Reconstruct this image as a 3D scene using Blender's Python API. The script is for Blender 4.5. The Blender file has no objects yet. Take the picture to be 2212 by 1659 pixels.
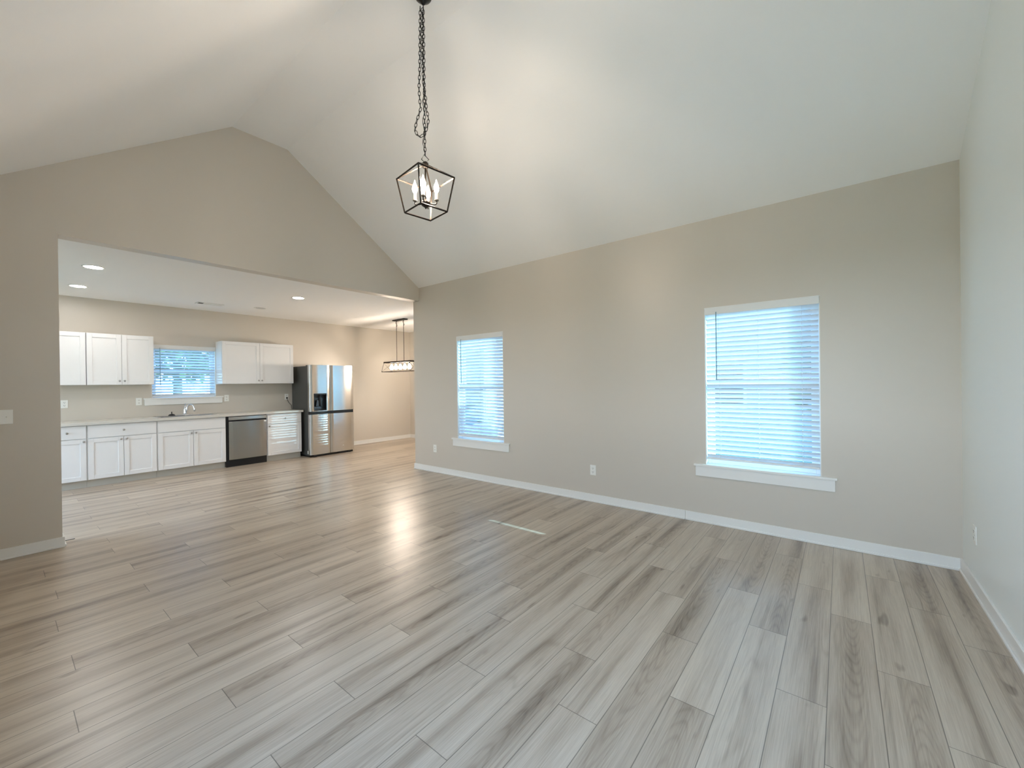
import bpy, bmesh, math, random
from mathutils import Vector, Matrix
random.seed(7)
S = bpy.context.scene
COL = S.collection
PI = math.pi

# ------------------------------------------------------------------ camera
CAMZ = 1.3887
YAW, PITCH, ROLL, FPX = 0.8983, -0.0028, -0.0126, 891.24
d = Vector((math.sin(YAW)*math.cos(PITCH), math.cos(YAW)*math.cos(PITCH), math.sin(PITCH)))
r = Vector((math.cos(YAW), -math.sin(YAW), 0)); u = r.cross(d)
cr, sr = math.cos(ROLL), math.sin(ROLL)
r2 = cr*r + sr*u; u2 = -sr*r + cr*u
cd = bpy.data.cameras.new('camera'); cam = bpy.data.objects.new('camera', cd); COL.objects.link(cam)
cd.sensor_width = 36; cd.lens = FPX/2212*36; cd.clip_start = .01; cd.clip_end = 300
m = Matrix.Identity(4)
for i in range(3):
    m[i][0], m[i][1], m[i][2] = r2[i], u2[i], -d[i]
m[2][3] = CAMZ
cam.matrix_world = m
S.camera = cam

# ------------------------------------------------------------------ exposure, world, sun
S.view_settings.view_transform = 'Standard'; S.view_settings.look = 'None'
S.view_settings.gamma = 1; S.view_settings.use_curve_mapping = False
S.view_settings.exposure = 2.08
try:
    S.cycles.use_denoising = True
    S.cycles.max_bounces = 12; S.cycles.diffuse_bounces = 8; S.cycles.glossy_bounces = 4
    S.cycles.transmission_bounces = 8; S.cycles.transparent_max_bounces = 16
    S.cycles.caustics_reflective = False; S.cycles.caustics_refractive = False
    S.cycles.sample_clamp_indirect = 6
except Exception: pass

LAMP = (1.0, 0.85, 0.70)
W = bpy.data.worlds.new('sky'); S.world = W; W.use_nodes = True
nt = W.node_tree; nt.nodes.clear()
wo = nt.nodes.new('ShaderNodeOutputWorld'); bg = nt.nodes.new('ShaderNodeBackground')
tc = nt.nodes.new('ShaderNodeTexCoord'); sx = nt.nodes.new('ShaderNodeSeparateXYZ'); rp = nt.nodes.new('ShaderNodeValToRGB')
nt.links.new(tc.outputs['Generated'], sx.inputs[0]); nt.links.new(sx.outputs['Z'], rp.inputs[0])
rp.color_ramp.elements[0].position = 0.0; rp.color_ramp.elements[0].color = (.78, .90, 1, 1)
rp.color_ramp.elements[1].position = 0.7; rp.color_ramp.elements[1].color = (.36, .60, 1, 1)
nt.links.new(rp.outputs[0], bg.inputs[0]); bg.inputs[1].default_value = 4.2
nt.links.new(bg.outputs[0], wo.inputs[0])

sd = bpy.data.lights.new('sun', 'SUN'); sd.energy = 8.5; sd.angle = math.radians(.5); sd.color = (1, .97, .9)
sun = bpy.data.objects.new('sun', sd); COL.objects.link(sun)
sun.rotation_euler = Vector((-1.15, 1.70, -.57)).to_track_quat('-Z', 'Y').to_euler(); sun.location = (12, -14, 8)

# ------------------------------------------------------------------ materials
def mat(name, col, rough=.5, metal=0., spec=.5, **kw):
    M = bpy.data.materials.new(name); M.use_nodes = True
    b = M.node_tree.nodes['Principled BSDF']
    b.inputs['Base Color'].default_value = (*col, 1); b.inputs['Roughness'].default_value = rough
    b.inputs['Metallic'].default_value = metal; b.inputs['Specular IOR Level'].default_value = spec
    for k, v in kw.items(): b.inputs[k].default_value = v
    return M
def srgb(r_, g_, b_):
    f = lambda c: (c/255/12.92 if c <= 10 else ((c/255+.055)/1.055)**2.4)
    return (f(r_), f(g_), f(b_))
def bump(M, scale, strength, dist=.002, stretch=None):
    t = M.node_tree; n = t.nodes.new('ShaderNodeTexNoise'); n.inputs['Scale'].default_value = scale
    n.inputs['Detail'].default_value = 3
    c = t.nodes.new('ShaderNodeTexCoord'); mp = t.nodes.new('ShaderNodeMapping')
    if stretch: mp.inputs['Scale'].default_value = stretch
    t.links.new(c.outputs['Object'], mp.inputs[0]); t.links.new(mp.outputs[0], n.inputs['Vector'])
    bp = t.nodes.new('ShaderNodeBump'); bp.inputs['Strength'].default_value = strength; bp.inputs['Distance'].default_value = dist
    t.links.new(n.outputs[0], bp.inputs['Height']); t.links.new(bp.outputs[0], t.nodes['Principled BSDF'].inputs['Normal'])
    return M
def glow(name, col, strength):
    M = bpy.data.materials.new(name); M.use_nodes = True
    b = M.node_tree.nodes['Principled BSDF']
    b.inputs['Base Color'].default_value = (*col, 1)
    b.inputs['Emission Color'].default_value = (*col, 1); b.inputs['Emission Strength'].default_value = strength
    return M

WALL = bump(mat('wall_paint', srgb(204, 196, 184), .38, spec=.5), 260, .12)
WALLPALE = bump(mat('pale_wall', srgb(232, 236, 233), .4, spec=.5), 260, .12)  # paler, cooler base colour than the other walls, front wall only
CEIL = bump(mat('ceiling_paint', srgb(244, 243, 241), .85, spec=.2), 200, .12)
TRIM = mat('trim_paint', srgb(232, 231, 227), .35)
CAB = mat('cabinet_paint', srgb(229, 229, 229), .22)
TOE = mat('toe_kick_paint', srgb(196, 193, 184), .5)
COUNTER = bump(mat('counter_top', srgb(204, 201, 193), .25), 300, .03)
VINYL = mat('window_vinyl', srgb(236, 238, 240), .35)
PLATE = mat('plate_plastic', srgb(236, 235, 229), .3)
DARK = mat('dark_slot', (.02, .02, .02), .5)
BLACK = mat('black_plastic', (.006, .006, .007), .35)
BRONZE = mat('dark_bronze', (.035, .026, .02), .38, .7)
CHAINM = mat('black_chain', (.012, .011, .011), .4, .5)
NICKEL = mat('brushed_nickel', (.42, .41, .39), .28, 1.)
CHROME = mat('chrome', (.8, .82, .85), .08, 1.)
STEEL = mat('stainless_steel', (.60, .585, .56), .2, 1.)
SINKM = mat('sink_steel', (.5, .5, .5), .3, 1.)
GREYSIDE = mat('fridge_side_grey', srgb(66, 66, 63), .45)
GUNMETAL = mat('gunmetal', (.05, .055, .065), .3, .6)
CANDLE = mat('candle_sleeve', (.24, .21, .17), .4, .3)
BULB = glow('lantern_bulb_glow', LAMP, 90)
BULB2 = glow('dining_bulb_glow', LAMP, 60)
LED = glow('downlight_glow', (1, .965, .94), 47)
OFFLENS = mat('unlit_lens', (.55, .55, .55), .4)
GRASS = bump(mat('lawn', (.21, .23, .15), .9), 30, .6, .03)
BARK = bump(mat('bark', (.12, .08, .05), .9), 18, .6, .03)
LEAF = mat('leaf', (.07, .13, .03), .7)
HOUSE = bump(mat('house_siding', (.30, .33, .34), .8), 4, .3, .02, (1, 1, 8))
ROOF = mat('house_roof', (.10, .10, .11), .9)
SIDING = mat('fence_boards', (.42, .36, .3), .8)

def steel_aniso(M):
    t = M.node_tree; b = t.nodes['Principled BSDF']
    b.inputs['Anisotropic'].default_value = .85; b.inputs['Anisotropic Rotation'].default_value = .25
    tg = t.nodes.new('ShaderNodeTangent'); tg.direction_type = 'RADIAL'; tg.axis = 'Z'
    t.links.new(tg.outputs[0], b.inputs['Tangent'])
STEEL2 = mat('dishwasher_steel', (.40, .39, .37), .2, 1.)
steel_aniso(STEEL); steel_aniso(STEEL2)

def slat_mat():
    M = bpy.data.materials.new('blind_slat'); M.use_nodes = True; t = M.node_tree
    b = t.nodes['Principled BSDF']; b.inputs['Base Color'].default_value = (*srgb(238, 240, 242), 1); b.inputs['Roughness'].default_value = .4
    tr = t.nodes.new('ShaderNodeBsdfTranslucent'); tr.inputs[0].default_value = (.55, .85, 1, 1)  # blue of the daylight put into the tint of white slats
    mx = t.nodes.new('ShaderNodeMixShader'); mx.inputs[0].default_value = .13
    t.links.new(b.outputs[0], mx.inputs[1]); t.links.new(tr.outputs[0], mx.inputs[2])
    t.links.new(mx.outputs[0], t.nodes['Material Output'].inputs[0]); return M
SLAT = slat_mat()
def glass_mat(name, tint):
    M = bpy.data.materials.new(name); M.use_nodes = True; t = M.node_tree
    t.nodes.remove(t.nodes['Principled BSDF'])
    a = t.nodes.new('ShaderNodeBsdfTransparent'); a.inputs[0].default_value = (*tint, 1)
    g = t.nodes.new('ShaderNodeBsdfGlossy'); g.inputs['Roughness'].default_value = .02
    mx = t.nodes.new('ShaderNodeMixShader'); mx.inputs[0].default_value = .06
    t.links.new(a.outputs[0], mx.inputs[1]); t.links.new(g.outputs[0], mx.inputs[2])
    t.links.new(mx.outputs[0], t.nodes['Material Output'].inputs[0]); return M
GLASS = glass_mat('tinted_glass', (.48, .66, .75)); CLEAR = glass_mat('clear_glass', (.95, .97, .97))

def floor_mat():
    M = bpy.data.materials.new('plank_floor'); M.use_nodes = True; t = M.node_tree; N = t.nodes; L = t.links
    b = N['Principled BSDF']
    def math_(op, a, c=None, clamp=False):
        n = N.new('ShaderNodeMath'); n.operation = op; n.use_clamp = clamp
        for i, v in enumerate((a, c)):
            if v is None: continue
            if isinstance(v, (int, float)): n.inputs[i].default_value = v
            else: L.new(v, n.inputs[i])
        return n.outputs[0]
    uv = N.new('ShaderNodeUVMap'); uv.uv_map = 'plank'
    at = N.new('ShaderNodeAttribute'); at.attribute_name = 'plank_random'
    sep = N.new('ShaderNodeSeparateColor'); L.new(at.outputs['Color'], sep.inputs[0])
    R1, R2, R3 = sep.outputs[0], sep.outputs[1], sep.outputs[2]
    su = N.new('ShaderNodeSeparateXYZ'); L.new(uv.outputs[0], su.inputs[0])
    U, V = su.outputs[0], su.outputs[1]          # metres along, metres from centre line across
    def noise(us, vs, det, seed, seedmul=31., rough=.55, dist=0.):
        c = N.new('ShaderNodeCombineXYZ')
        L.new(math_('MULTIPLY', U, us), c.inputs[0]); L.new(math_('MULTIPLY', V, vs), c.inputs[1])
        L.new(math_('MULTIPLY', seed, seedmul), c.inputs[2])
        n = N.new('ShaderNodeTexNoise'); n.inputs['Scale'].default_value = 1; n.inputs['Detail'].default_value = det
        n.inputs['Roughness'].default_value = rough; n.inputs['Distortion'].default_value = dist
        L.new(c.outputs[0], n.inputs['Vector']); return n.outputs[0]
    broad = noise(.8, 8., 1.5, R1)                 # heartwood clouds
    field = noise(.85, 7.5, 1., R2, 57., .4, .3)     # cathedral contour field
    fine = noise(5., 230., 3., R1, 17.)
    pore = noise(14., 160., 2., R3, 13.)
    knot = noise(4.5, 16., 1., R3, 83., .4)
    rings = math_('SINE', math_('MULTIPLY', field, 70.))
    rings = math_('POWER', math_('ADD', math_('MULTIPLY', rings, .5), .5), 3.)
    mr = N.new('ShaderNodeMapRange'); mr.inputs[1].default_value = .50; mr.inputs[2].default_value = .66; L.new(field, mr.inputs[0])
    ringmask = mr.outputs[0]
    mb = N.new('ShaderNodeMapRange'); mb.interpolation_type = 'SMOOTHSTEP'; mb.inputs[1].default_value = .44; mb.inputs[2].default_value = .76; L.new(broad, mb.inputs[0])
    mk = N.new('ShaderNodeMapRange'); mk.inputs[1].default_value = .74; mk.inputs[2].default_value = .80; L.new(knot, mk.inputs[0])
    voff = math_('ADD', V, math_('MULTIPLY', math_('SUBTRACT', R3, .5), .07))
    heart = N.new('ShaderNodeMapRange'); heart.interpolation_type = 'SMOOTHSTEP'; L.new(math_('ABSOLUTE', voff), heart.inputs[0])
    heart.inputs[1].default_value = .012; heart.inputs[2].default_value = .068; heart.inputs[3].default_value = 1; heart.inputs[4].default_value = .18
    arch = math_('ADD', math_('ADD', math_('MULTIPLY', math_('MULTIPLY', voff, voff), 95.), math_('MULTIPLY', U, .75)), math_('MULTIPLY', field, .55))
    arcs = math_('POWER', math_('ADD', math_('MULTIPLY', math_('SINE', math_('MULTIPLY', arch, 75.)), .5), .5), 3.)
    am = N.new('ShaderNodeMapRange'); am.inputs[1].default_value = .45; am.inputs[2].default_value = .75; L.new(R2, am.inputs[0])
    arcs = math_('MULTIPLY', math_('MULTIPLY', arcs, am.outputs[0]), heart.outputs[0])
    streak = noise(.7, 26., 2., R2, 71.)
    ms2 = N.new('ShaderNodeMapRange'); ms2.interpolation_type = 'SMOOTHSTEP'; ms2.inputs[1].default_value = .5; ms2.inputs[2].default_value = .75; L.new(streak, ms2.inputs[0])
    dk = math_('MULTIPLY', math_('ADD', math_('MULTIPLY', mb.outputs[0], .7), .25), math_('MULTIPLY', heart.outputs[0], .62))
    dk = math_('ADD', dk, math_('MULTIPLY', ms2.outputs[0], .22))
    dk = math_('ADD', dk, math_('MULTIPLY', arcs, .12))
    dk = math_('ADD', dk, math_('MULTIPLY', math_('MULTIPLY', rings, ringmask), .14))
    dk = math_('ADD', dk, math_('MULTIPLY', math_('SUBTRACT', fine, .5), .60))
    dk = math_('ADD', dk, math_('MULTIPLY', math_('SUBTRACT', pore, .5), .16))
    dk = math_('ADD', dk, math_('MULTIPLY', mk.outputs[0], .35))
    dk = math_('ADD', dk, math_('MULTIPLY', math_('SUBTRACT', R2, .5), .24))
    dk = math_('ADD', dk, .12, True)
    ramp = N.new('ShaderNodeValToRGB'); e = ramp.color_ramp.elements
    e[0].color = (*srgb(199, 186, 168), 1); e[1].color = (*srgb(108, 94, 81), 1); e[1].position = .95
    x = e.new(.45); x.color = (*srgb(164, 149, 132), 1)
    L.new(dk, ramp.inputs[0])
    # seams: long edges at |v| = half width, ends stored in uv.z-like random B -> second uv map
    uv2 = N.new('ShaderNodeUVMap'); uv2.uv_map = 'edge'
    s2 = N.new('ShaderNodeSeparateXYZ'); L.new(uv2.outputs[0], s2.inputs[0])   # x: 0..length, y: 0..width
    en = math_('MINIMUM', s2.outputs[0], math_('SUBTRACT', 1.219, s2.outputs[0]))
    ed = math_('MINIMUM', s2.outputs[1], math_('SUBTRACT', .1815, s2.outputs[1]))
    dmin = math_('MINIMUM', en, ed)
    ms = N.new('ShaderNodeMapRange'); ms.inputs[1].default_value = .0008; ms.inputs[2].default_value = .0022
    ms.inputs[3].default_value = .36; ms.inputs[4].default_value = 1.; L.new(dmin, ms.inputs[0])
    mix = N.new('ShaderNodeMix'); mix.data_type = 'RGBA'; mix.blend_type = 'MULTIPLY'; mix.inputs[0].default_value = 1
    L.new(ramp.outputs[0], mix.inputs[6]); L.new(ms.outputs[0], mix.inputs[7])
    L.new(mix.outputs[2], b.inputs['Base Color'])
    b.inputs['Roughness'].default_value = .31; b.inputs['Specular IOR Level'].default_value = .55
    bp = N.new('ShaderNodeBump'); bp.inputs['Strength'].default_value = .10; bp.inputs['Distance'].default_value = .001
    L.new(math_('ADD', fine, math_('MULTIPLY', ms.outputs[0], 1.5)), bp.inputs['Height']); L.new(bp.outputs[0], b.inputs['Normal'])
    return M
FLOOR = floor_mat()

# ------------------------------------------------------------------ builders
class B:
    def __init__(s): s.bm = bmesh.new()
    def box(s, x0, x1, y0, y1, z0, z1):
        if x0 > x1: x0, x1 = x1, x0
        if y0 > y1: y0, y1 = y1, y0
        if z0 > z1: z0, z1 = z1, z0
        v = [s.bm.verts.new(p) for p in ((x0,y0,z0),(x1,y0,z0),(x1,y1,z0),(x0,y1,z0),(x0,y0,z1),(x1,y0,z1),(x1,y1,z1),(x0,y1,z1))]
        for f in ((3,2,1,0),(4,5,6,7),(0,1,5,4),(1,2,6,5),(2,3,7,6),(3,0,4,7)): s.bm.faces.new([v[i] for i in f])
        return s
    def prism(s, poly, y0, y1, plane='xz'):
        def P(a, b_, c):
            return (a, c, b_) if plane == 'xz' else ((c, a, b_) if plane == 'yz' else (a, b_, c))
        A = [s.bm.verts.new(P(a, b_, y0)) for a, b_ in poly]; C = [s.bm.verts.new(P(a, b_, y1)) for a, b_ in poly]
        s.bm.faces.new(A); s.bm.faces.new(C[::-1]); n = len(poly)
        for i in range(n): s.bm.faces.new([A[i], C[i], C[(i+1) % n], A[(i+1) % n]])
        bmesh.ops.recalc_face_normals(s.bm, faces=s.bm.faces[:]); return s
    def tube(s, pts, rad, n=8, closed=False, caps=True):
        pts = [Vector(p) for p in pts]; N_ = len(pts); rings = []
        up = None
        for i, p in enumerate(pts):
            if closed: t = pts[(i+1) % N_] - pts[i-1]
            else: t = pts[min(i+1, N_-1)] - pts[max(i-1, 0)]
            t.normalize()
            if up is None:
                up = Vector((0,0,1)) if abs(t.z) < .9 else Vector((1,0,0))
            a = t.cross(up)
            if a.length < 1e-5: a = t.cross(Vector((0,1,0)))
            a.normalize(); b_ = a.cross(t).normalized(); up = b_
            rr = rad[i] if isinstance(rad, (list, tuple)) else rad
            rings.append([s.bm.verts.new(p + rr*(math.cos(2*PI*k/n)*a + math.sin(2*PI*k/n)*b_)) for k in range(n)])
        for i in range(N_ if closed else N_-1):
            q, w = rings[i], rings[(i+1) % N_]
            for k in range(n): s.bm.faces.new([q[k], q[(k+1) % n], w[(k+1) % n], w[k]])
        if caps and not closed:
            s.bm.faces.new(rings[0][::-1]); s.bm.faces.new(rings[-1])
        return s
    def bar(s, p, q, w):      # square section bar between two points
        return s.tube([p, q], w*.7071, 4)
    def lathe(s, prof, c=(0,0,0), axis='z', n=24, cap=True):
        c = Vector(c); rings = []
        for rad, h in prof:
            ring = []
            for k in range(n):
                a = 2*PI*k/n; x, y = rad*math.cos(a), rad*math.sin(a)
                ring.append(s.bm.verts.new(c + (Vector((x, y, h)) if axis == 'z' else Vector((x, -h, y)) if axis == '-y' else Vector((h, x, y)))))
            rings.append(ring)
        for q, w in zip(rings, rings[1:]):
            for k in range(n): s.bm.faces.new([q[k], q[(k+1) % n], w[(k+1) % n], w[k]])
        for rg in (rings[0], rings[-1]) if cap else ():
            try: s.bm.faces.new(rg)
            except Exception: pass
        bmesh.ops.remove_doubles(s.bm, verts=s.bm.verts[:], dist=1e-6)
        bmesh.ops.recalc_face_normals(s.bm, faces=s.bm.faces[:]); return s
    def obj(s, name, material, parent=None, bevel=0., smooth=False, loc=None):
        bmesh.ops.recalc_face_normals(s.bm, faces=s.bm.faces[:])
        me = bpy.data.meshes.new(name); s.bm.to_mesh(me); s.bm.free()
        me.materials.append(material); o = bpy.data.objects.new(name, me); COL.objects.link(o)
        if loc: o.location = loc
        if parent: o.parent = parent
        if smooth:
            for p in me.polygons: p.use_smooth = True
        if bevel:
            mo = o.modifiers.new('bevel', 'BEVEL'); mo.width = bevel; mo.segments = 2; mo.limit_method = 'ANGLE'; mo.angle_limit = .6
        return o
def tag(o, label=None, cat=None, group=None, kind=None):
    if label: o['label'] = label
    if cat: o['category'] = cat
    if group: o['group'] = group
    if kind: o['kind'] = kind
    return o
def thing(name, label, cat, loc=(0,0,0), rz=0, group=None):
    o = bpy.data.objects.new(name, None); COL.objects.link(o); o.location = loc; o.rotation_euler = (0,0,rz)
    o.empty_display_size = .1
    return tag(o, label, cat, group)
def struct(b, name, material, label=None, **kw):
    o = b.obj(name, material, **kw); o['kind'] = 'structure'
    if label: o['label'] = label; o['category'] = name.split('_')[0]
    return o
def copy_tree(o, parent=None):
    c = o.copy(); COL.objects.link(c)
    if parent: c.parent = parent
    for ch in o.children: copy_tree(ch, c)
    return c

# ------------------------------------------------------------------ room measures
XR, YN, YG, T, XL = 4.319, -.678, 5.354, .142, -.36
HE, HK, HP, X1, X2 = 2.947, 2.737, 4.321, 1.704, 2.301
XO = .362                        # left edge of the wide opening
YK, XD, XKL = 8.785, 6.759, -1.8
HEL = HP - .714*(X1 - XL)        # eave height on the left
SR = (HP-HE)/(XR-X2); SLL = .714

# floor: individual planks in one mesh
OFF = {-4:.682,-3:1.005,-2:.164,-1:.632,0:.959,1:.219,2:.623,3:1.076,4:.286,5:.63,6:1.026,7:.217,8:.635,9:.98,10:.201,11:.638,12:1.005,13:.2,14:.642,15:1.044,16:.237,17:.645,18:1.01,19:.216,20:.646,21:1.017,22:.25,23:.656,24:1.044,25:.222,26:.62,27:.989}
bm = bmesh.new(); uvl = bm.loops.layers.uv.new('plank'); uve = bm.loops.layers.uv.new('edge')
cl = bm.loops.layers.float_color.new('plank_random')
PW, PLN = .1815, 1.219
fx0, fx1, fy0, fy1 = XKL-.1, XD+.1, YN-.1, YK+.1
k = math.floor((fy0-.0565)/PW)
while .0565+k*PW < fy1:
    ya, yb = .0565+k*PW, .0565+(k+1)*PW
    off = OFF.get(k, (.23 + .405*(k % 3)) % PLN)
    n0 = math.floor((fx0-off)/PLN)
    while off+n0*PLN < fx1:
        xa = off+n0*PLN; xb = xa+PLN
        c = (random.random(), random.random(), random.random(), 1)
        xs, xe, ys, ye = max(xa, fx0), min(xb, fx1), max(ya, fy0), min(yb, fy1)
        vs = [bm.verts.new(p) for p in ((xs,ys,0),(xe,ys,0),(xe,ye,0),(xs,ye,0))]
        f = bm.faces.new(vs); flip = random.random() < .5
        for lp in f.loops:
            x, y, _ = lp.vert.co
            uu, vv = x-xa, y-ya-PW/2
            lp[uve].uv = (uu, y-ya)
            lp[uvl].uv = ((PLN-uu, -vv) if flip else (uu, vv)); lp[cl] = c
        n0 += 1
    k += 1
me = bpy.data.meshes.new('floor'); bm.to_mesh(me); bm.free(); me.materials.append(FLOOR)
fl = bpy.data.objects.new('floor', me); COL.objects.link(fl); fl['kind'] = 'structure'
struct(B().box(fx0-.1, fx1+.1, fy0-.1, fy1+.1, -.2, -.002), 'floor_slab', TOE)

def wall_with_holes(axis, a0, a1, z0, z1, c0, c1, holes):
    # axis 'x': wall runs along x, thickness c0..c1 in y ; 'y': runs along y, thickness in x
    b = B()
    def bx(p, q, za, zb):
        if q-p < 1e-4 or zb-za < 1e-4: return
        if axis == 'x': b.box(p, q, c0, c1, za, zb)
        else: b.box(c0, c1, p, q, za, zb)
    cur = a0
    for (h0, h1, hz0, hz1) in sorted(holes):
        bx(cur, h0, z0, z1); bx(h0, h1, z0, hz0); bx(h0, h1, hz1, z1); cur = h1
    bx(cur, a1, z0, z1); return b

WZ0, WZ1 = .572, 2.092
WIN_NEAR = (.132, 1.034); WIN_FAR = (3.588, 4.49)
struct(wall_with_holes('y', YN-T, YG+T, 0, HE, XR, XR+T, [(*WIN_NEAR, WZ0, WZ1), (*WIN_FAR, WZ0, WZ1)]), 'wall_right', WALL)
DW0, DW1 = 5.0, 5.95
struct(wall_with_holes('x', XR+T, XD+T, 0, HK+.1, YG, YG+T, [(DW0, DW1, WZ0, WZ1)]), 'wall_dining_front', WALL)
def rake(x):
    return HP - SLL*(X1-x) if x < X1 else HP if x < X2 else HP - SR*(x-X2)
struct(B().prism([(XKL-T, 0), (XO, 0), (XO, HK), (XR, HK), (XR, HE), (X2, HP), (X1, HP), (XL, HEL), (XL-T, HEL-.05), (XL-T, HK+.1), (XKL-T, HK+.1)], YG, YG+T), 'wall_gable', WALL)
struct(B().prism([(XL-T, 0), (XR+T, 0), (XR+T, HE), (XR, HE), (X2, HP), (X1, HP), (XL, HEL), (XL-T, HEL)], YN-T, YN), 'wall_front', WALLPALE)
KW = (1.602, 2.487); KZ0, KZ1 = 1.214, 2.092
struct(wall_with_holes('x', XKL-T, XD+T, 0, HK+.1, YK, YK+T, [(*KW, KZ0, KZ1)]), 'wall_kitchen_back', WALL)
struct(B().box(XD, XD+T, YG+T, YK, 0, HK+.1), 'wall_dining_right', WALL)
KL = (6.2, 7.8, .4, 2.1)  # unseen opening, added to bring cool daylight into the kitchen
struct(wall_with_holes('y', YG+T, YK, 0, HK+.1, XKL-T, XKL, [KL]), 'wall_kitchen_left', WALL)
LW = [(-.35, 1.55, .9, 2.3)]  # unseen opening, added as extra daylight for the living room
struct(wall_with_holes('y', YN-T, YG, 0, HEL, XL-T, XL, LW), 'wall_left', WALL)
# ceilings
th = .12
struct(B().prism([(XL-T, HEL-SLL*T), (X1, HP), (X2, HP), (XR+T, HE-SR*T), (XR+T, HE-SR*T+th), (X2, HP+th), (X1, HP+th), (XL-T, HEL-SLL*T+th)], YN-T, YG), 'ceiling_vault', CEIL)
struct(B().box(XKL-T, XD+T, YG+T, YK, HK, HK+.1), 'ceiling_kitchen', CEIL)

# baseboards
BBH, BBT = .088, .014
def board(b, x0, x1, y0, y1, nx=0, ny=0):
    b.box(x0, x1, y0, y1, 0, BBH)
    s_ = .011    # shoe moulding
    if nx > 0: b.box(x1, x1+s_, y0, y1, 0, .017)
    if nx < 0: b.box(x0-s_, x0, y0, y1, 0, .017)
    if ny > 0: b.box(x0, x1, y1, y1+s_, 0, .017)
    if ny < 0: b.box(x0, x1, y0-s_, y0, 0, .017)
    return b
b = B(); board(b, XR-BBT, XR, YN+BBT, 1.228, nx=-1); board(b, XR-BBT, XR, 1.2305, YG+T, nx=-1); board(b, XR-BBT, XR+T, YG+T, YG+T+BBT, ny=1)
struct(b, 'baseboard_right', TRIM, bevel=.003)
struct(board(B(), XL, XR, YN, YN+BBT, ny=1), 'baseboard_front', TRIM, bevel=.003)
b = B(); board(b, XL, XO+BBT, YG-BBT, YG, ny=-1); board(b, XO, XO+BBT, YG, YG+T, nx=1); board(b, XKL, XO+BBT, YG+T, YG+T+BBT, ny=1)
struct(b, 'baseboard_gable', TRIM, bevel=.003)
struct(board(B(), XL, XL+BBT, YN+BBT, YG-BBT, nx=1), 'baseboard_left', TRIM, bevel=.003)
struct(board(B(), 4.72, XD, YK-BBT, YK, ny=-1), 'baseboard_back', TRIM, bevel=.003)
struct(board(B(), XD-BBT, XD, YG+T, YK-BBT, nx=-1), 'baseboard_dining', TRIM, bevel=.003)
struct(board(B(), XR+T, XD-BBT, YG+T, YG+T+BBT, ny=1), 'baseboard_dining_front', TRIM, bevel=.003)

# ------------------------------------------------------------------ windows and blinds
# local frame: x left->right seen from inside, y outward, z up; origin at left jamb, wall face, z = 0
def make_window(name, w, z0, z1, loc, rz, label, meet=None, glass=None):
    f = B(); ya, yb = .075, .135; fw = .036
    f.box(0, fw, ya, yb, z0, z1); f.box(w-fw, w, ya, yb, z0, z1); f.box(fw, w-fw, ya, yb, z1-fw, z1); f.box(fw, w-fw, ya, yb, z0, z0+fw)
    root = struct(f, name, VINYL, label, bevel=.003); root.location = loc; root.rotation_euler = (0, 0, rz)
    meet = meet or (z0+z1)/2
    sw = .030
    for nm, a, c, y0 in (('lower_sash', z0+fw, meet+.02, .08), ('upper_sash', meet-.02, z1-fw, .106)):
        s = B(); x0, x1 = fw, w-fw; y1 = y0+.024
        s.box(x0, x0+sw, y0, y1, a, c); s.box(x1-sw, x1, y0, y1, a, c)
        lo = .012 if nm == 'lower_sash' else .04
        s.box(x0+sw, x1-sw, y0, y1, a, a+lo); s.box(x0+sw, x1-sw, y0, y1, c-(.04 if nm == 'lower_sash' else sw), c)
        so = s.obj(nm, VINYL, root, .002)
        g = B().box(x0+sw-.003, x1-sw+.003, y0+.010, y0+.014, a+lo-.003, c-.03); g.obj('pane', glass or GLASS, so)
    j = B(); jt = .006
    j.box(0, jt, .0, ya, z0, z1); j.box(w-jt, w, .0, ya, z0, z1); j.box(jt, w-jt, .0, ya, z1-jt, z1); j.obj('jamb', TRIM, root)
    st = B(); st.box(-.105, w+.105, -.030, 0, z0-.020, z0); st.box(0.001, w-.001, 0, ya, z0-.004, z0+.0005); st.obj('stool', TRIM, root, .004)
    B().box(-.092, w+.092, -.016, -.0005, z0-.118, z0-.020).obj('apron', TRIM, root, .003)
    return root
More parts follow.
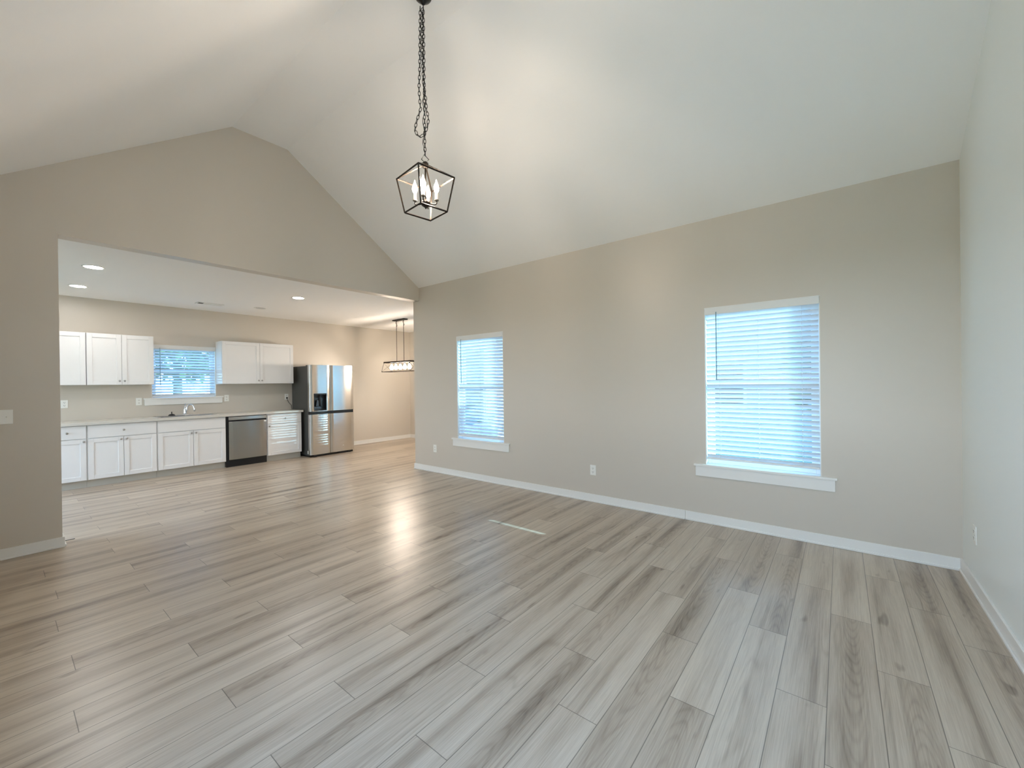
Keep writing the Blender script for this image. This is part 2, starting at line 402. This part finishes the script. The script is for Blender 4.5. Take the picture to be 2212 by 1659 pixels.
def make_blind(w, z0, z1, loc, rz, label, railgap=.045, group='white window blinds', tilt=52, railtilt=0., wand_len=.63):
    root = thing('window_blind', label, 'blind', loc, rz, group)
    e = .010; vy = -.012
    B().box(e*.3, w-e*.3, vy, vy+.010, z1-.072, z1-.004).obj('valance', SLATW, root, .004)
    B().box(e, w-e, .004, .058, z1-.052, z1-.008).obj('headrail', SLATW, root, .002)
    s = B(); top = z1-.085; bot = z0+railgap+.030; pitch = .0445
    n = int((top-bot)/pitch); pitch = (top-bot)/n; a = math.radians(tilt); yc = .031
    for i in range(n+1):
        zc = top - i*pitch; h = .0245; t_ = .0014; K = 5
        rows = []
        for q in range(K):
            l = -h + 2*h*q/(K-1); cam_ = .0016*(1-(l/h)**2)
            for sg in (1, -1):
                p = Vector((l, cam_ + sg*t_)); yy = yc + p.x*math.cos(a) + p.y*math.sin(a); zz = zc - p.x*math.sin(a) + p.y*math.cos(a)
                rows.append((yy, zz))
        prof = rows[0::2] + rows[1::2][::-1]
        s.prism(prof, e, w-e, 'yz')
    s.obj('slats', SLAT, root)
    rb = B(); rb.box(e, w-e, .016, .046, z0+railgap, z0+railgap+.018); o = rb.obj('bottom_rail', SLATW, root, .003)
    for q, x in enumerate([.14, .5, .86] if w > .7 else [.2, .8]):
        c = B()
        for y in (yc-.024, yc+.024): c.tube([(x*w, y, z1-.05), (x*w, y, z0+railgap+.01)], .0011, 5)
        c.obj('ladder_cord', SLATW, root)
    B().tube([(.107, -.016, z1-.05), (.107, -.020, z1-.12), (.109, -.020, z1-.07-wand_len)], .0042, 8).obj('tilt_wand', WANDM, root, smooth=True)
    return root
SLATW = mat('blind_white', srgb(226, 226, 224), .4)
WANDM = mat('wand_plastic', (.22, .33, .38), .3)
wr = WIN_NEAR[1]-WIN_NEAR[0]
make_window('window_1', wr, WZ0, WZ1, (XR, WIN_NEAR[1], 0), -PI/2, 'large white window nearest the corner on the right wall', 1.335)
make_blind(wr, WZ0, WZ1, (XR, WIN_NEAR[1], 0), -PI/2, 'white slatted blind on the bigger nearer window of the long beige wall', .05)
wf = WIN_FAR[1]-WIN_FAR[0]
make_window('window_2', wf, WZ0, WZ1, (XR, WIN_FAR[1], 0), -PI/2, 'farther white window on the right wall beside the opening', 1.33)
make_blind(wf, WZ0, WZ1, (XR, WIN_FAR[1], 0), -PI/2, 'white slatted blind on the far window of the long beige wall, beside the kitchen opening', .03)
wk = KW[1]-KW[0]
make_window('window_3', wk, KZ0, KZ1, (KW[0], YK, 0), 0, 'small kitchen window above the sink between the upper cabinets')
make_blind(wk, KZ0, KZ1, (KW[0], YK, 0), 0, 'short blue-lit blind over the kitchen sink between the upper cabinets', .012, tilt=42, wand_len=.60)
make_window('window_4', DW1-DW0, WZ0, WZ1, (DW1, YG+T, 0), PI, None)
make_blind(DW1-DW0, WZ0, WZ1, (DW1, YG+T, 0), PI, 'white blind on the dining window, seen only as a reflection in the fridge', .03, tilt=34)
make_window('added_window_left', LW[0][1]-LW[0][0], LW[0][2], LW[0][3], (XL, LW[0][0], 0), PI/2, None, glass=CLEAR)  # added out of view as a daylight source for the living room
make_window('added_window_kitchen', KL[1]-KL[0], KL[2], KL[3], (XKL, KL[0], 0), PI/2, None, glass=CLEAR)  # added out of view to brighten the kitchen with daylight
# sky portals in each opening
def portal(loc, rot, sx_, sy_):
    l = bpy.data.lights.new('sky_portal', 'AREA'); l.shape = 'RECTANGLE'; l.size = sx_; l.size_y = sy_; l.cycles.is_portal = True
    o = bpy.data.objects.new('sky_portal', l); COL.objects.link(o); o.location = loc; o.rotation_euler = rot
zc = (WZ0+WZ1)/2; zh = WZ1-WZ0
portal((XR+T+.01, sum(WIN_NEAR)/2, zc), (0, PI/2, 0), zh, wr)
portal((XR+T+.01, sum(WIN_FAR)/2, zc), (0, PI/2, 0), zh, wf)
portal((sum(KW)/2, YK+T+.01, (KZ0+KZ1)/2), (-PI/2, 0, 0), wk, KZ1-KZ0)
portal(((DW0+DW1)/2, YG-.01, zc), (PI/2, 0, 0), DW1-DW0, zh)
portal((XL-T-.01, (LW[0][0]+LW[0][1])/2, (LW[0][2]+LW[0][3])/2), (0, -PI/2, 0), LW[0][3]-LW[0][2], LW[0][1]-LW[0][0])
portal((XKL-T-.01, (KL[0]+KL[1])/2, (KL[2]+KL[3])/2), (0, -PI/2, 0), KL[3]-KL[2], KL[1]-KL[0])

# ------------------------------------------------------------------ kitchen cabinets
YF = 8.195          # door face plane of the base units
def shaker(parent, x0, x1, z0, z1, yf, knob=None, name='door', flat=False, rail=.057):
    b_ = B(); t_ = .019
    if flat: b_.box(x0, x1, yf, yf+t_, z0, z1)
    else:
        b_.box(x0, x0+rail, yf, yf+t_, z0, z1); b_.box(x1-rail, x1, yf, yf+t_, z0, z1)
        b_.box(x0+rail, x1-rail, yf, yf+t_, z1-rail, z1); b_.box(x0+rail, x1-rail, yf, yf+t_, z0, z0+rail)
        b_.box(x0+rail-.004, x1-rail+.004, yf+.009, yf+.015, z0+rail-.004, z1-rail+.004)
    o = b_.obj(name, CAB, parent, .0015)
    if knob:
        kx, kz = knob
        kb = B().lathe([(.0001, 0), (.006, 0), (.005, .010), (.013, .016), (.0145, .021), (.012, .026), (.006, .028), (.0001, .0285)], (kx, yf, kz), '-y', 16)
        kb.obj('knob', NICKEL, o, smooth=True)
    return o
def base_cabinet(x0, x1, label, doors, drawer_knob=True, door_knobs=()):
    t = thing('base_cabinet', label, 'cabinet', (x0, YK, 0), 0, 'white base cabinets along the kitchen wall'); w = x1-x0; yl = YF-YK
    B().box(.001, w-.001, yl+.020, -.002, .105, .874).obj('body', CAB, t, .001)
    B().box(.001, w-.001, yl+.075, -.002, 0, .105).obj('toe_kick', TOE, t)
    g = .009
    shaker(t, g, w-g, .690, .866, yl, (w/2, .778) if drawer_knob else None, 'drawer_front', flat=True)
    dw = w/doors
    for i in range(doors):
        shaker(t, i*dw+(g if i == 0 else .0025), (i+1)*dw-(g if i == doors-1 else .0025), .112, .681, yl, door_knobs[i])
    return t
base_cabinet(.417, .798, 'narrow white base cabinet with one drawer, left end of the run at the opening', 1, True, [(.381-.032, .648)])
base_cabinet(.798, 1.552, 'white base cabinet with one wide knobbed drawer over two doors, left of the sink unit', 2, True, [(.377-.03, .648), (.377+.03, .648)])
base_cabinet(1.552, 2.457, 'white sink base cabinet with a knobless false front, under the faucet', 2, False, [(.4525-.03, .648), (.4525+.03, .648)])
base_cabinet(3.100, 3.720, 'white single-door base cabinet between dishwasher and refrigerator', 1, True, [(.034, .648)])
# worktop with sink cut-out
SX0, SX1, SY0, SY1 = 1.62, 2.38, 8.27, 8.69
b = B(); cz0, cz1 = .876, .914; cy0, cy1 = 8.155, YK-.001
b.box(.30, SX0, cy0, cy1, cz0, cz1); b.box(SX1, 3.735, cy0, cy1, cz0, cz1); b.box(SX0, SX1, cy0, SY0, cz0, cz1); b.box(SX0, SX1, SY1, cy1, cz0, cz1)
tag(b.obj('worktop', COUNTER), 'pale speckled kitchen worktop running along the back wall', 'worktop')
t = thing('kitchen_sink', 'stainless drop-in sink in the worktop below the kitchen window', 'sink', (2.0, 8.48, .914))
b = B(); rw = .022; x0, x1, y0, y1 = SX0-2.0-.012, SX1-2.0+.012, SY0-8.48-.012, SY1-8.48+.012
for q in ((x0, x1, y0, y0+rw), (x0, x1, y1-.075, y1), (x0, x0+rw, y0, y1), (x1-rw, x1, y0, y1)): b.box(*q, .0005, .005)
b.obj('rim', SINKM, t, .002)
b = B(); xi0, xi1, yi0, yi1, dz = x0+rw, x1-rw, y0+rw, y1-.075, -.035
b.box(xi0, xi1, yi0, yi1, dz-.003, dz)
for q in ((xi0, xi1, yi0-.002, yi0), (xi0, xi1, yi1, yi1+.002), (xi0-.002, xi0, yi0, yi1), (xi1, xi1+.002, yi0, yi1)): b.box(*q, dz, .001)
b.obj('basin', SINKM, t)
# faucet
t = thing('kitchen_faucet', 'chrome arched kitchen faucet with lever standing behind the sink', 'faucet', (2.005, 8.655, .9195))
B().box(-.11, .11, -.026, .026, 0, .010).obj('deck_plate', CHROME, t, .004)
B().lathe([(.026, .010), (.024, .03), (.022, .085), (.020, .11), (.012, .118), (.0001, .12)], (0, 0, 0)).obj('body', CHROME, t, smooth=True)
pts = [(.006, -.01, .05), (.022, -.03, .10)]
for i in range(9):
    a = PI*(1-i/8.); pts.append((.056+.036*math.cos(a), -.08-.055*math.cos(a), .115+.055*math.sin(a)))
pts += [(.095, -.136, .085), (.098, -.138, .060)]
B().tube(pts, [.012]*len(pts), 12).obj('spout', CHROME, t, smooth=True)
B().tube([(0, 0, .115), (-.002, .006, .135), (.012, .02, .185)], [.012, .008, .006], 10).obj('lever', CHROME, t, smooth=True)
t = thing('sink_stopper', 'small black sink stopper on the sink rim left of the faucet', 'stopper', (1.825, 8.645, .9195))
B().lathe([(.048, 0), (.046, .006), (.030, .022), (.012, .027), (.0001, .027)], n=20).obj('cup', BLACK, t, smooth=True)
B().lathe([(.006, .024), (.006, .052), (.009, .056), (.007, .062), (.0001, .063)], n=12).obj('stem', BLACK, t, smooth=True)
# dishwasher
t = thing('dishwasher', 'stainless dishwasher with black kick plate under the worktop', 'dishwasher', (2.459, YK, 0)); yl = YF-YK
B().box(.001, .639, yl+.03, -.01, .006, .870).obj('tub', BLACK, t)
B().box(.0, .636, yl+.028, yl+.034, 0.0, .118).obj('kick_plate', BLACK, t)
bmd = B(); n = 10
prof = [(.037, yl+.02)] + [(.037+.596*i/n, yl-.014*math.sin(PI*i/n)**.5*1.0 - .002) for i in range(n+1)] + [(.633, yl+.02)]
dv = bmd.prism(prof, .126, .782, 'xy').obj('door', STEEL2, t, .003)
B().box(.590, .622, yl-.0085, yl-.0035, .745, .768).obj('badge', PLATE, dv)
B().box(.037, .633, yl+.004, yl+.022, .808, .862).obj('control_panel', STEEL, t, .002)
B().box(.037, .633, yl+.012, yl+.024, .786, .806).obj('handle_pocket', BLACK, t)
# upper cabinets
YU = 8.455
def upper_cabinet(x0, x1, label, knobs=True):
    t = thing('wall_cabinet', label, 'cabinet', (x0, YK, 0), 0, 'white upper cabinets on the kitchen wall'); w = x1-x0; yl = YU-YK
    B().box(0, w, yl+.020, -.001, 1.432, 2.19).obj('body', CAB, t, .001)
    h = w/2
    for i in range(2):
        shaker(t, i*h+(.003 if i == 0 else .0016), (i+1)*h-(.0016 if i == 0 else .003), 1.437, 2.184, yl, (h-.028 if i == 0 else h+.028, 1.492))
    return t
upper_cabinet(.066, .826, 'white upper cabinet cut off by the opening, leftmost on the kitchen wall')
upper_cabinet(.831, 1.574, 'white two-door upper cabinet directly left of the kitchen window')
upper_cabinet(2.489, 3.692, 'wide white two-door upper cabinet between kitchen window and refrigerator')
# refrigerator
t = thing('refrigerator', 'stainless four-door refrigerator with dark grey sides at the end of the worktop', 'refrigerator', (3.770, 8.72, 0))
FW, fy = .910, 7.953-8.72
B().box(.004, FW-.004, fy+.095, 0, .03, 1.765).obj('body', GREYSIDE, t, .004)
B().box(.012, FW-.012, fy+.045, -.02, 0.002, .05).obj('base_grille', BLACK, t)
for x in (.10, FW-.10): B().box(x-.03, x+.03, fy+.02, fy+.06, 0, .03).obj('foot', BLACK, t, .003)
for x in (.02, FW-.13): B().box(x, x+.11, fy+.03, fy+.20, 1.765, 1.784).obj('hinge_cover', GREYSIDE, t, .003)
def fdoor(x0, x1, z0, z1, hole=None):
    n = 14; b_ = B(); xm = (x0+x1)/2; hw = (x1-x0)/2
    def yf(x):
        q = (x-xm)/hw; return fy + .009*q*q + .012*max(0, abs(q)-.93)/.07
    xs = sorted(set([x0+(x1-x0)*i/n for i in range(n+1)] + ([hole[0], hole[1]] if hole else [])))
    zs = sorted(set([z0, z1] + ([hole[2], hole[3]] if hole else [])))
    for i in range(len(xs)-1):
        for k_ in range(len(zs)-1):
            a, c, e, g = xs[i], xs[i+1], zs[k_], zs[k_+1]
            yb = fy+.085
            if hole and hole[0]-1e-6 <= a and c <= hole[1]+1e-6 and hole[2]-1e-6 <= e and g <= hole[3]+1e-6: continue
            va = [(a, yf(a), e), (c, yf(c), e), (c, yf(c), g), (a, yf(a), g)]
            b_.bm.faces.new([b_.bm.verts.new(p) for p in va])
            b_.bm.faces.new([b_.bm.verts.new((p[0], yb, p[2])) for p in va[::-1]])
            def quad(*p): b_.bm.faces.new([b_.bm.verts.new(q) for q in p])
            if i == 0: quad((a, yf(a), e), (a, yf(a), g), (a, yb, g), (a, yb, e))
            if i == len(xs)-2: quad((c, yf(c), e), (c, yb, e), (c, yb, g), (c, yf(c), g))
            if k_ == 0: quad((a, yf(a), e), (a, yb, e), (c, yb, e), (c, yf(c), e))
            if k_ == len(zs)-2: quad((a, yf(a), g), (c, yf(c), g), (c, yb, g), (a, yb, g))
    bmesh.ops.remove_doubles(b_.bm, verts=b_.bm.verts[:], dist=1e-5)
    o = b_.obj('door', STEEL, t, smooth=True)
    o.data.set_sharp_from_angle(angle=.5)
    return o
xm = 4.172-3.770
dl = fdoor(0, xm-.003, .882, 1.784, (.078, .325, .898, 1.226)); fdoor(xm+.003, FW, .882, 1.784)
lo1 = fdoor(0, xm-.003, .045, .822); lo2 = fdoor(xm+.003, FW, .045, .822)
B().box(.006, FW-.006, fy+.022, fy+.09, .822, .882).obj('handle_channel', BLACK, t)
b = B(); hx0, hx1, hz0, hz1 = .078, .325, .898, 1.226
b.box(hx0, hx1, fy+.07, fy+.08, hz0, hz1)
for q in ((hx0-.004, hx0+.004, hz0, hz1), (hx1-.004, hx1+.004, hz0, hz1)): b.box(q[0], q[1], fy-.001, fy+.075, q[2], q[3])
b.box(hx0, hx1, fy-.001, fy+.075, hz1-.02, hz1+.004); b.box(hx0, hx1, fy-.001, fy+.075, hz0-.004, hz0+.012)
b.obj('dispenser_recess', BLACK, dl)
b = B(); b.box(hx0+.012, hx0+.155, fy+.035, fy+.068, hz0+.012, hz0+.075); b.prism([(hx0+.045, hz0+.075), (hx0+.115, hz0+.075), (hx0+.10, hz0+.20), (hx0+.07, hz0+.20)], fy+.03, fy+.055)
b.obj('ice_paddle', GUNMETAL, dl, .004)
B().tube([(hx0+.135, fy+.04, hz1-.02), (hx0+.135, fy+.04, hz1-.07), (hx0+.150, fy+.045, hz0+.05)], .012, 8).obj('water_spout', GUNMETAL, dl, smooth=True)
B().lathe([(.0001, 0), (.012, 0), (.011, .003), (.0001, .0035)], (.666, fy+.001, .157), '-y', 16).obj('badge', CHROME, lo2, smooth=True)
B().lathe([(.0001, 0), (.006, 0), (.005, .002), (.0001, .0025)], (.239, fy+.0015, .609), '-y', 12).obj('sticker_dot', DARK, lo1)
B().box(-.0005, .004, fy+.10, fy+.125, .06, .12).obj('side_label', PLATE, t)

# ------------------------------------------------------------------ outlets and switch (local: x right, -y into room)
def outlet(loc, rz, label, group='white duplex outlets', kind='duplex'):
    t = thing('wall_outlet' if kind == 'duplex' else 'light_switch', label, 'outlet' if kind == 'duplex' else 'switch', loc, rz, group)
    B().box(-.036, .036, -.006, -.0003, -.0585, .0585).obj('cover_plate', PLATE, t, .002)
    if kind == 'duplex':
        for s_ in (-1, 1):
            rc = B().box(-.017, .017, -.0085, -.005, s_*.0215-.0145, s_*.0215+.0145).obj('receptacle', PLATE, t, .004)
            q = B(); q.box(-.0085, -.0055, -.0089, -.0080, s_*.0215-.003, s_*.0215+.008); q.box(.0055, .0085, -.0089, -.0080, s_*.0215-.003, s_*.0215+.007)
            q.box(-.003, .003, -.0089, -.0080, s_*.0215-.011, s_*.0215-.006); q.obj('slots', DARK, rc)
    else:
        B().box(-.006, .006, -.0075, -.005, -.013, .013).obj('toggle_bezel', PLATE, t)
        B().prism([(-.006, -.006), (-.020, .006), (-.018, .012), (-.006, .004)], -.004, .004, 'yz').obj('toggle', PLATE, t)
    return t
outlet((XR, 5.001, .372), -PI/2, 'white outlet low on the long wall left of the far window')
outlet((XR, 2.252, .366), -PI/2, 'white outlet low on the long wall between its two windows')
outlet((3.963, YN, .364), PI, 'white outlet low on the wall at the right edge, past the corner')
outlet((.632, YK, 1.162), 0, 'white outlet under the leftmost upper cabinet at the opening edge')
outlet((1.443, YK, 1.164), 0, 'white outlet at the left end of the kitchen window sill')
outlet((2.648, YK, 1.175), 0, 'white outlet at the right end of the kitchen window sill')
outlet((3.690, YK, 1.165), 0, 'white outlet beside the refrigerator with a black plug in it')
outlet((.060, YG, 1.161), 0, 'white toggle switch on the wall left of the opening', None, 'switch')
t = thing('power_cord', 'black plug and cord running from the outlet down behind the refrigerator', 'cord', (3.690, YK-.0095, 1.1435))
B().box(-.012, .012, -.028, 0, -.016, .014).obj('plug', BLACK, t, .004)
B().tube([(0, -.024, -.008), (.006, -.034, -.05), (.03, -.036, -.10), (.075, -.03, -.15), (.10, -.03, -.35), (.10, -.03, -1.10)], .0045, 8).obj('cord', BLACK, t, smooth=True)
tag(B().box(.378, .452, 5.535, 5.543, .0003, .004).obj('floor_strip', DARK), 'thin dark strip on the floor beside the end of the left wall', 'strip')

# ------------------------------------------------------------------ ceiling fixtures of the kitchen
def downlight(x, y, label, lit=True, src=None):
    t = thing('recessed_light', label, 'ceiling light', (x, y, HK), 0, 'recessed kitchen ceiling lights')
    B().lathe([(.074, -.004), (.094, -.005), (.096, -.001), (.096, -.0004), (.074, -.0004), (.074, -.004)], n=32, cap=False).obj('trim_ring', TRIM, t, smooth=True)
    B().lathe([(.0001, -.0035), (.0745, -.0035), (.0745, -.0008), (.0001, -.0008)], n=32).obj('lens', LED if lit else OFFLENS, t)
    return t
downlight(.705, 6.50, 'lit recessed ceiling light, nearer of the two at the left of the opening')
downlight(.705, 7.86, 'lit recessed ceiling light above the left upper cabinets, farther of the left two')
downlight(2.93, 6.515, 'lit recessed ceiling light in the middle of the kitchen ceiling')
downlight(2.885, 7.845, 'unlit recessed ceiling light in front of the refrigerator', False)
t = thing('ceiling_vent', 'white slotted ceiling vent above the kitchen window', 'vent', (2.205, 8.03, HK))
b = B(); vw, vd = .18, .085
for q in ((-vw, vw, -vd, -vd+.022), (-vw, vw, vd-.022, vd), (-vw, -vw+.022, -vd, vd), (vw-.022, vw, -vd, vd)): b.box(*q, -.008, -.0005)
b.obj('frame', TRIM, t, .002)
B().box(-vw+.02, vw-.02, -vd+.02, vd-.02, -.002, -.0006).obj('duct_opening', DARK, t)
b = B()
for i in range(9):
    y = -vd+.03+i*.0138
    b.prism([(y, -.002), (y+.010, -.009), (y+.0115, -.008), (y+.0015, -.001)], -.085, vw-.022, 'yz')
b.obj('louvers', TRIM, t)

# ------------------------------------------------------------------ hanging lantern
LX, LY = 2.055, 2.450; PH = 3.793
t = thing('lantern_pendant', 'dark bronze open-cage lantern with four lit candle bulbs hanging on a chain', 'chandelier', (LX, LY, 2.692))
Z0 = 2.692; zu, zb, zhub = 2.948-Z0, 0., 3.055-Z0; Ru, Rb = .220, .162
U_ = [Vector((Ru*math.cos(PH-i*PI/2), Ru*math.sin(PH-i*PI/2), zu)) for i in range(4)]
L_ = [Vector((Rb*math.cos(PH-i*PI/2), Rb*math.sin(PH-i*PI/2), zb)) for i in range(4)]
hub = Vector((0, 0, zhub)); b = B(); bw = .0105
for i in range(4):
    b.bar(U_[i], U_[(i+1) % 4], bw); b.bar(L_[i], L_[(i+1) % 4], bw); b.bar(U_[i], L_[i], bw); b.bar(U_[i], hub + (U_[i]-hub)*.06, bw*.8)
b.obj('cage', BRONZE, t)
B().lathe([(.0001, zhub-.03), (.020, zhub-.028), (.024, zhub-.008), (.024, zhub+.006), (.014, zhub+.014), (.008, zhub+.02), (.0001, zhub+.021)]).obj('top_hub', BRONZE, t, smooth=True)
B().lathe([(.006, .075), (.006, zhub-.025)], n=12).obj('stem', BRONZE, t, smooth=True)
B().lathe([(.0001, .022), (.005, .025), (.008, .033), (.018, .040), (.032, .05), (.036, .066), (.032, .078), (.012, .088), (.006, .10)], n=24).obj('center_bowl', BRONZE, t, smooth=True)
ra = .082
for i in range(4):
    a = PH - i*PI/2; c, s_ = math.cos(a), math.sin(a)
    B().tube([(c*.03, s_*.03, .062), (c*ra*.9, s_*ra*.9, .056), (c*ra, s_*ra, .062), (c*ra, s_*ra, .088)], .0048, 10).obj('arm', BRONZE, t, smooth=True)
    cs = B().lathe([(.0001, .084), (.016, .084), (.017, .090), (.0115, .092), (.0115, .145), (.010, .147), (.0001, .147)], (c*ra, s_*ra, 0), n=18).obj('candle_sleeve', CANDLE, t, smooth=True)
    B().lathe([(.0001, .145), (.010, .147), (.0165, .160), (.0195, .174), (.0185, .188), (.0135, .205), (.007, .220), (.003, .236), (.0001, .244)], (c*ra, s_*ra, 0), n=18).obj('bulb', BULB, cs, smooth=True)
# chain: oval links along a path
rt = Vector((r.x, r.y, 0)); fw = Vector((d.x, d.y, 0)).normalized()
def px(p_, y, dep=0.): # pixel offsets of the hanging strand turned into metres in the vertical plane through the lamp
    ax = 918 + (y-10)/290*2.0
    return rt*((p_-ax)*.0035) + fw*dep + Vector((0, 0, 4.265-(y-10)*.00351-Z0))
def links(b_, pts, ln=.038, wd=.0085, rad=.0025):
    P = [Vector(p) for p in pts]; seg = [(P[i+1]-P[i]).length for i in range(len(P)-1)]; tot = sum(seg); n = max(1, round(tot/(ln*.80)))
    def at(s_):
        for i, l in enumerate(seg):
            if s_ <= l or i == len(seg)-1: return P[i].lerp(P[i+1], min(1, s_/l)), (P[i+1]-P[i]).normalized()
            s_ -= l
    for k_ in range(n):
        c, tn = at((k_+.5)*tot/n); sd_ = tn.cross(fw if k_ % 2 else rt)
        if sd_.length < .2: sd_ = tn.cross(Vector((0, 0, 1)))
        sd_.normalize(); ring = []
        for j in range(10):
            a = 2*PI*j/10; ring.append(c + tn*(ln/2*math.sin(a)) + sd_*(wd*math.copysign(abs(math.cos(a))**.7, math.cos(a))))
        b_.tube(ring, rad, 5, closed=True)
b = B(); links(b, [px(918, 14), px(919, 150), px(919.5, 300), px(920, 336)]); b.obj('hanging_chain', CHAINM, t)
b = B(); lp = [(911, 14), (910, 80), (909, 150), (907, 190), (910, 235), (901, 262), (898, 277), (902, 289), (909, 294), (919, 287), (925, 270), (927, 255), (923, 235), (921, 210), (917, 180), (914, 120), (914, 60), (915, 14)]
links(b, [px(x, y, .006+.012*(i/17)) for i, (x, y) in enumerate(lp)]); b.obj('spare_chain_loop', CHAINM, t)
b = B(); b.tube([px(917.4+2*math.sin(i*1.3), 14+i*9, -.005+.004*math.cos(i*2)) for i in range(36)], .0022, 6); b.obj('cord', CHAINM, t, smooth=True)
dz = 4.321-Z0
B().lathe([(.0001, dz-.060), (.010, dz-.058), (.014, dz-.053), (.030, dz-.036), (.045, dz-.020), (.060, dz-.008), (.064, dz-.0005), (.0001, dz-.0005)], n=28).obj('canopy', CHAINM, t, smooth=True)
b = B(); q = [px(920, 352), px(912, 344), px(918, 334), px(928, 345)]; b.tube(q, .003, 6, closed=True); b.obj('top_loop', CHAINM, t)

# ------------------------------------------------------------------ linear dining chandelier
DX, DY, DZ = 5.275, 7.160, 1.652
t = thing('linear_chandelier', 'rectangular cage chandelier with a row of five glowing bulbs in the dining area', 'chandelier', (DX, DY, DZ))
tw, tl, bw_, bl, H = .105, .445, .130, .480, .215
b = B(); b.box(-tw, tw, -tl, -tl+.012, H-.030, H); b.box(-tw, tw, tl-.012, tl, H-.030, H); b.box(-tw, -tw+.012, -tl, tl, H-.030, H); b.box(tw-.012, tw, -tl, tl, H-.030, H); b.box(-.03, .03, -tl, tl, H-.012, H)
b.obj('top_frame', BRONZE, t, .001)
b = B(); wv = .0065; c4 = lambda a, l, z: [Vector((-a, -l, z)), Vector((a, -l, z)), Vector((a, l, z)), Vector((-a, l, z))]
lo, up_ = c4(bw_, bl, .004), c4(tw-.005, tl-.005, H-.03)
for i in range(4): b.bar(lo[i], lo[(i+1) % 4], wv*1.2); b.bar(lo[i], up_[i], wv)
b.obj('cage', BRONZE, t)
for i, k_ in ((0, 1), (2, 3)): B().tube([lo[i], up_[k_]], .0022, 6).tube([lo[k_], up_[i]], .0022, 6).obj('cross_wires', BRONZE, t)
for i in range(5):
    y = (i-2)*.151+.006
    so = B().lathe([(.0001, H-.012), (.018, H-.014), (.018, H-.055), (.0001, H-.056)], (0, y, 0), n=16).obj('socket', BRONZE, t, smooth=True)
    B().lathe([(.0001, .148), (.013, .158), (.0135, .146), (.024, .128), (.033, .108), (.036, .090), (.034, .070), (.026, .054), (.012, .047), (.0001, .046)][1:], (0, y, 0), n=18).obj('bulb', BULB2, so, smooth=True)
for s_ in (-1, 1):
    B().tube([(0, s_*.121, H-.005), (0, s_*.121, HK-DZ-.018)], .0052, 10).obj('rod', BRONZE, t, smooth=True)
    b = B(); zz = HK-DZ-.03
    b.tube([(0, s_*.121, zz), (-.02, s_*.121+.01, zz-.03), (.008, s_*.121+.006, zz-.06), (.016, s_*.121-.008, zz-.085), (.004, s_*.121-.006, zz-.11), (.004, s_*.121, zz-.05)], .003, 6)
    b.obj('wire_loop', CHAINM, t, smooth=True)
B().box(-.055, .055, -.195, .195, HK-DZ-.022, HK-DZ-.0005).obj('canopy', CHAINM, t, .006)

# ------------------------------------------------------------------ outdoors, seen through the blinds
struct(B().box(-60, 60, -60, 60, -.6, -.35), 'ground', GRASS)
def tree(x, y, h, cr_, label, n=1500):
    t = thing('tree', label, 'tree', (x, y, -.35), 0, 'trees outside the windows')
    B().tube([(0, 0, 0), (.05, 0, h*.35), (-.05, .05, h*.7), (0, 0, h*.9)], [.18, .14, .09, .03], 10).obj('trunk', BARK, t, smooth=True)
    b_ = B()
    for i in range(n):
        while True:
            p = Vector((random.uniform(-1, 1), random.uniform(-1, 1), random.uniform(-1, 1)))
            if .35 < p.length < 1: break
        c = Vector((p.x*cr_, p.y*cr_, h*.66+p.z*h*.36)); q = Matrix.Rotation(random.uniform(0, 6.28), 3, Vector((random.random()-.5, random.random()-.5, random.random()-.5)).normalized())
        s_ = random.uniform(.16, .34)
        vs = [b_.bm.verts.new(c + q @ Vector(v_)*s_) for v_ in ((-1, 0, 0), (-.3, .45, .1), (1, 0, 0), (-.3, -.45, .1))]
        b_.bm.faces.new(vs)
    b_.obj('foliage', LEAF, t)
tree(-1.5, 19, 7, 3.0, 'leafy tree behind the left of the kitchen window blind')
tree(4.6, 21, 6.2, 2.6, 'leafy tree glimpsed through the kitchen window slats on the right')
tree(11.5, 25, 8, 3.4, 'leafy tree farther off beyond the kitchen window')
tree(8.6, -.3, 3.4, 1.1, 'leafy tree glimpsed through the nearer right-wall blind')
tree(8.4, 7.2, 3.2, 1.1, 'leafy tree glimpsed through the far right-wall blind')
t = thing('neighbour_house', 'grey neighbouring house seen in slivers between the right-wall blind slats', 'house', (11.5, 7.5, -.35))
B().box(0, 8, -8.5, 8.5, 0, 3.1).obj('house_wall', HOUSE, t)
B().prism([(-.5, 3.0), (4, 5.6), (8.5, 3.0), (8.5, 3.15), (4, 5.8), (-.5, 3.15)], -9, 9).obj('roof', ROOF, t)
for y in (-5.2, -.6, 4.4):
    f = B().box(-.04, .02, y-.5, y+.5, 1.0, 2.3).obj('house_window', VINYL, t); B().box(-.05, -.03, y-.43, y+.43, 1.07, 2.23).obj('house_pane', DARK, f)
tag(B().box(1.84, 1.96, 11.3, 11.42, -.35, 3.2).obj('porch_post', SIDING, bevel=.005), 'upright porch post seen through the kitchen window slats', 'post')
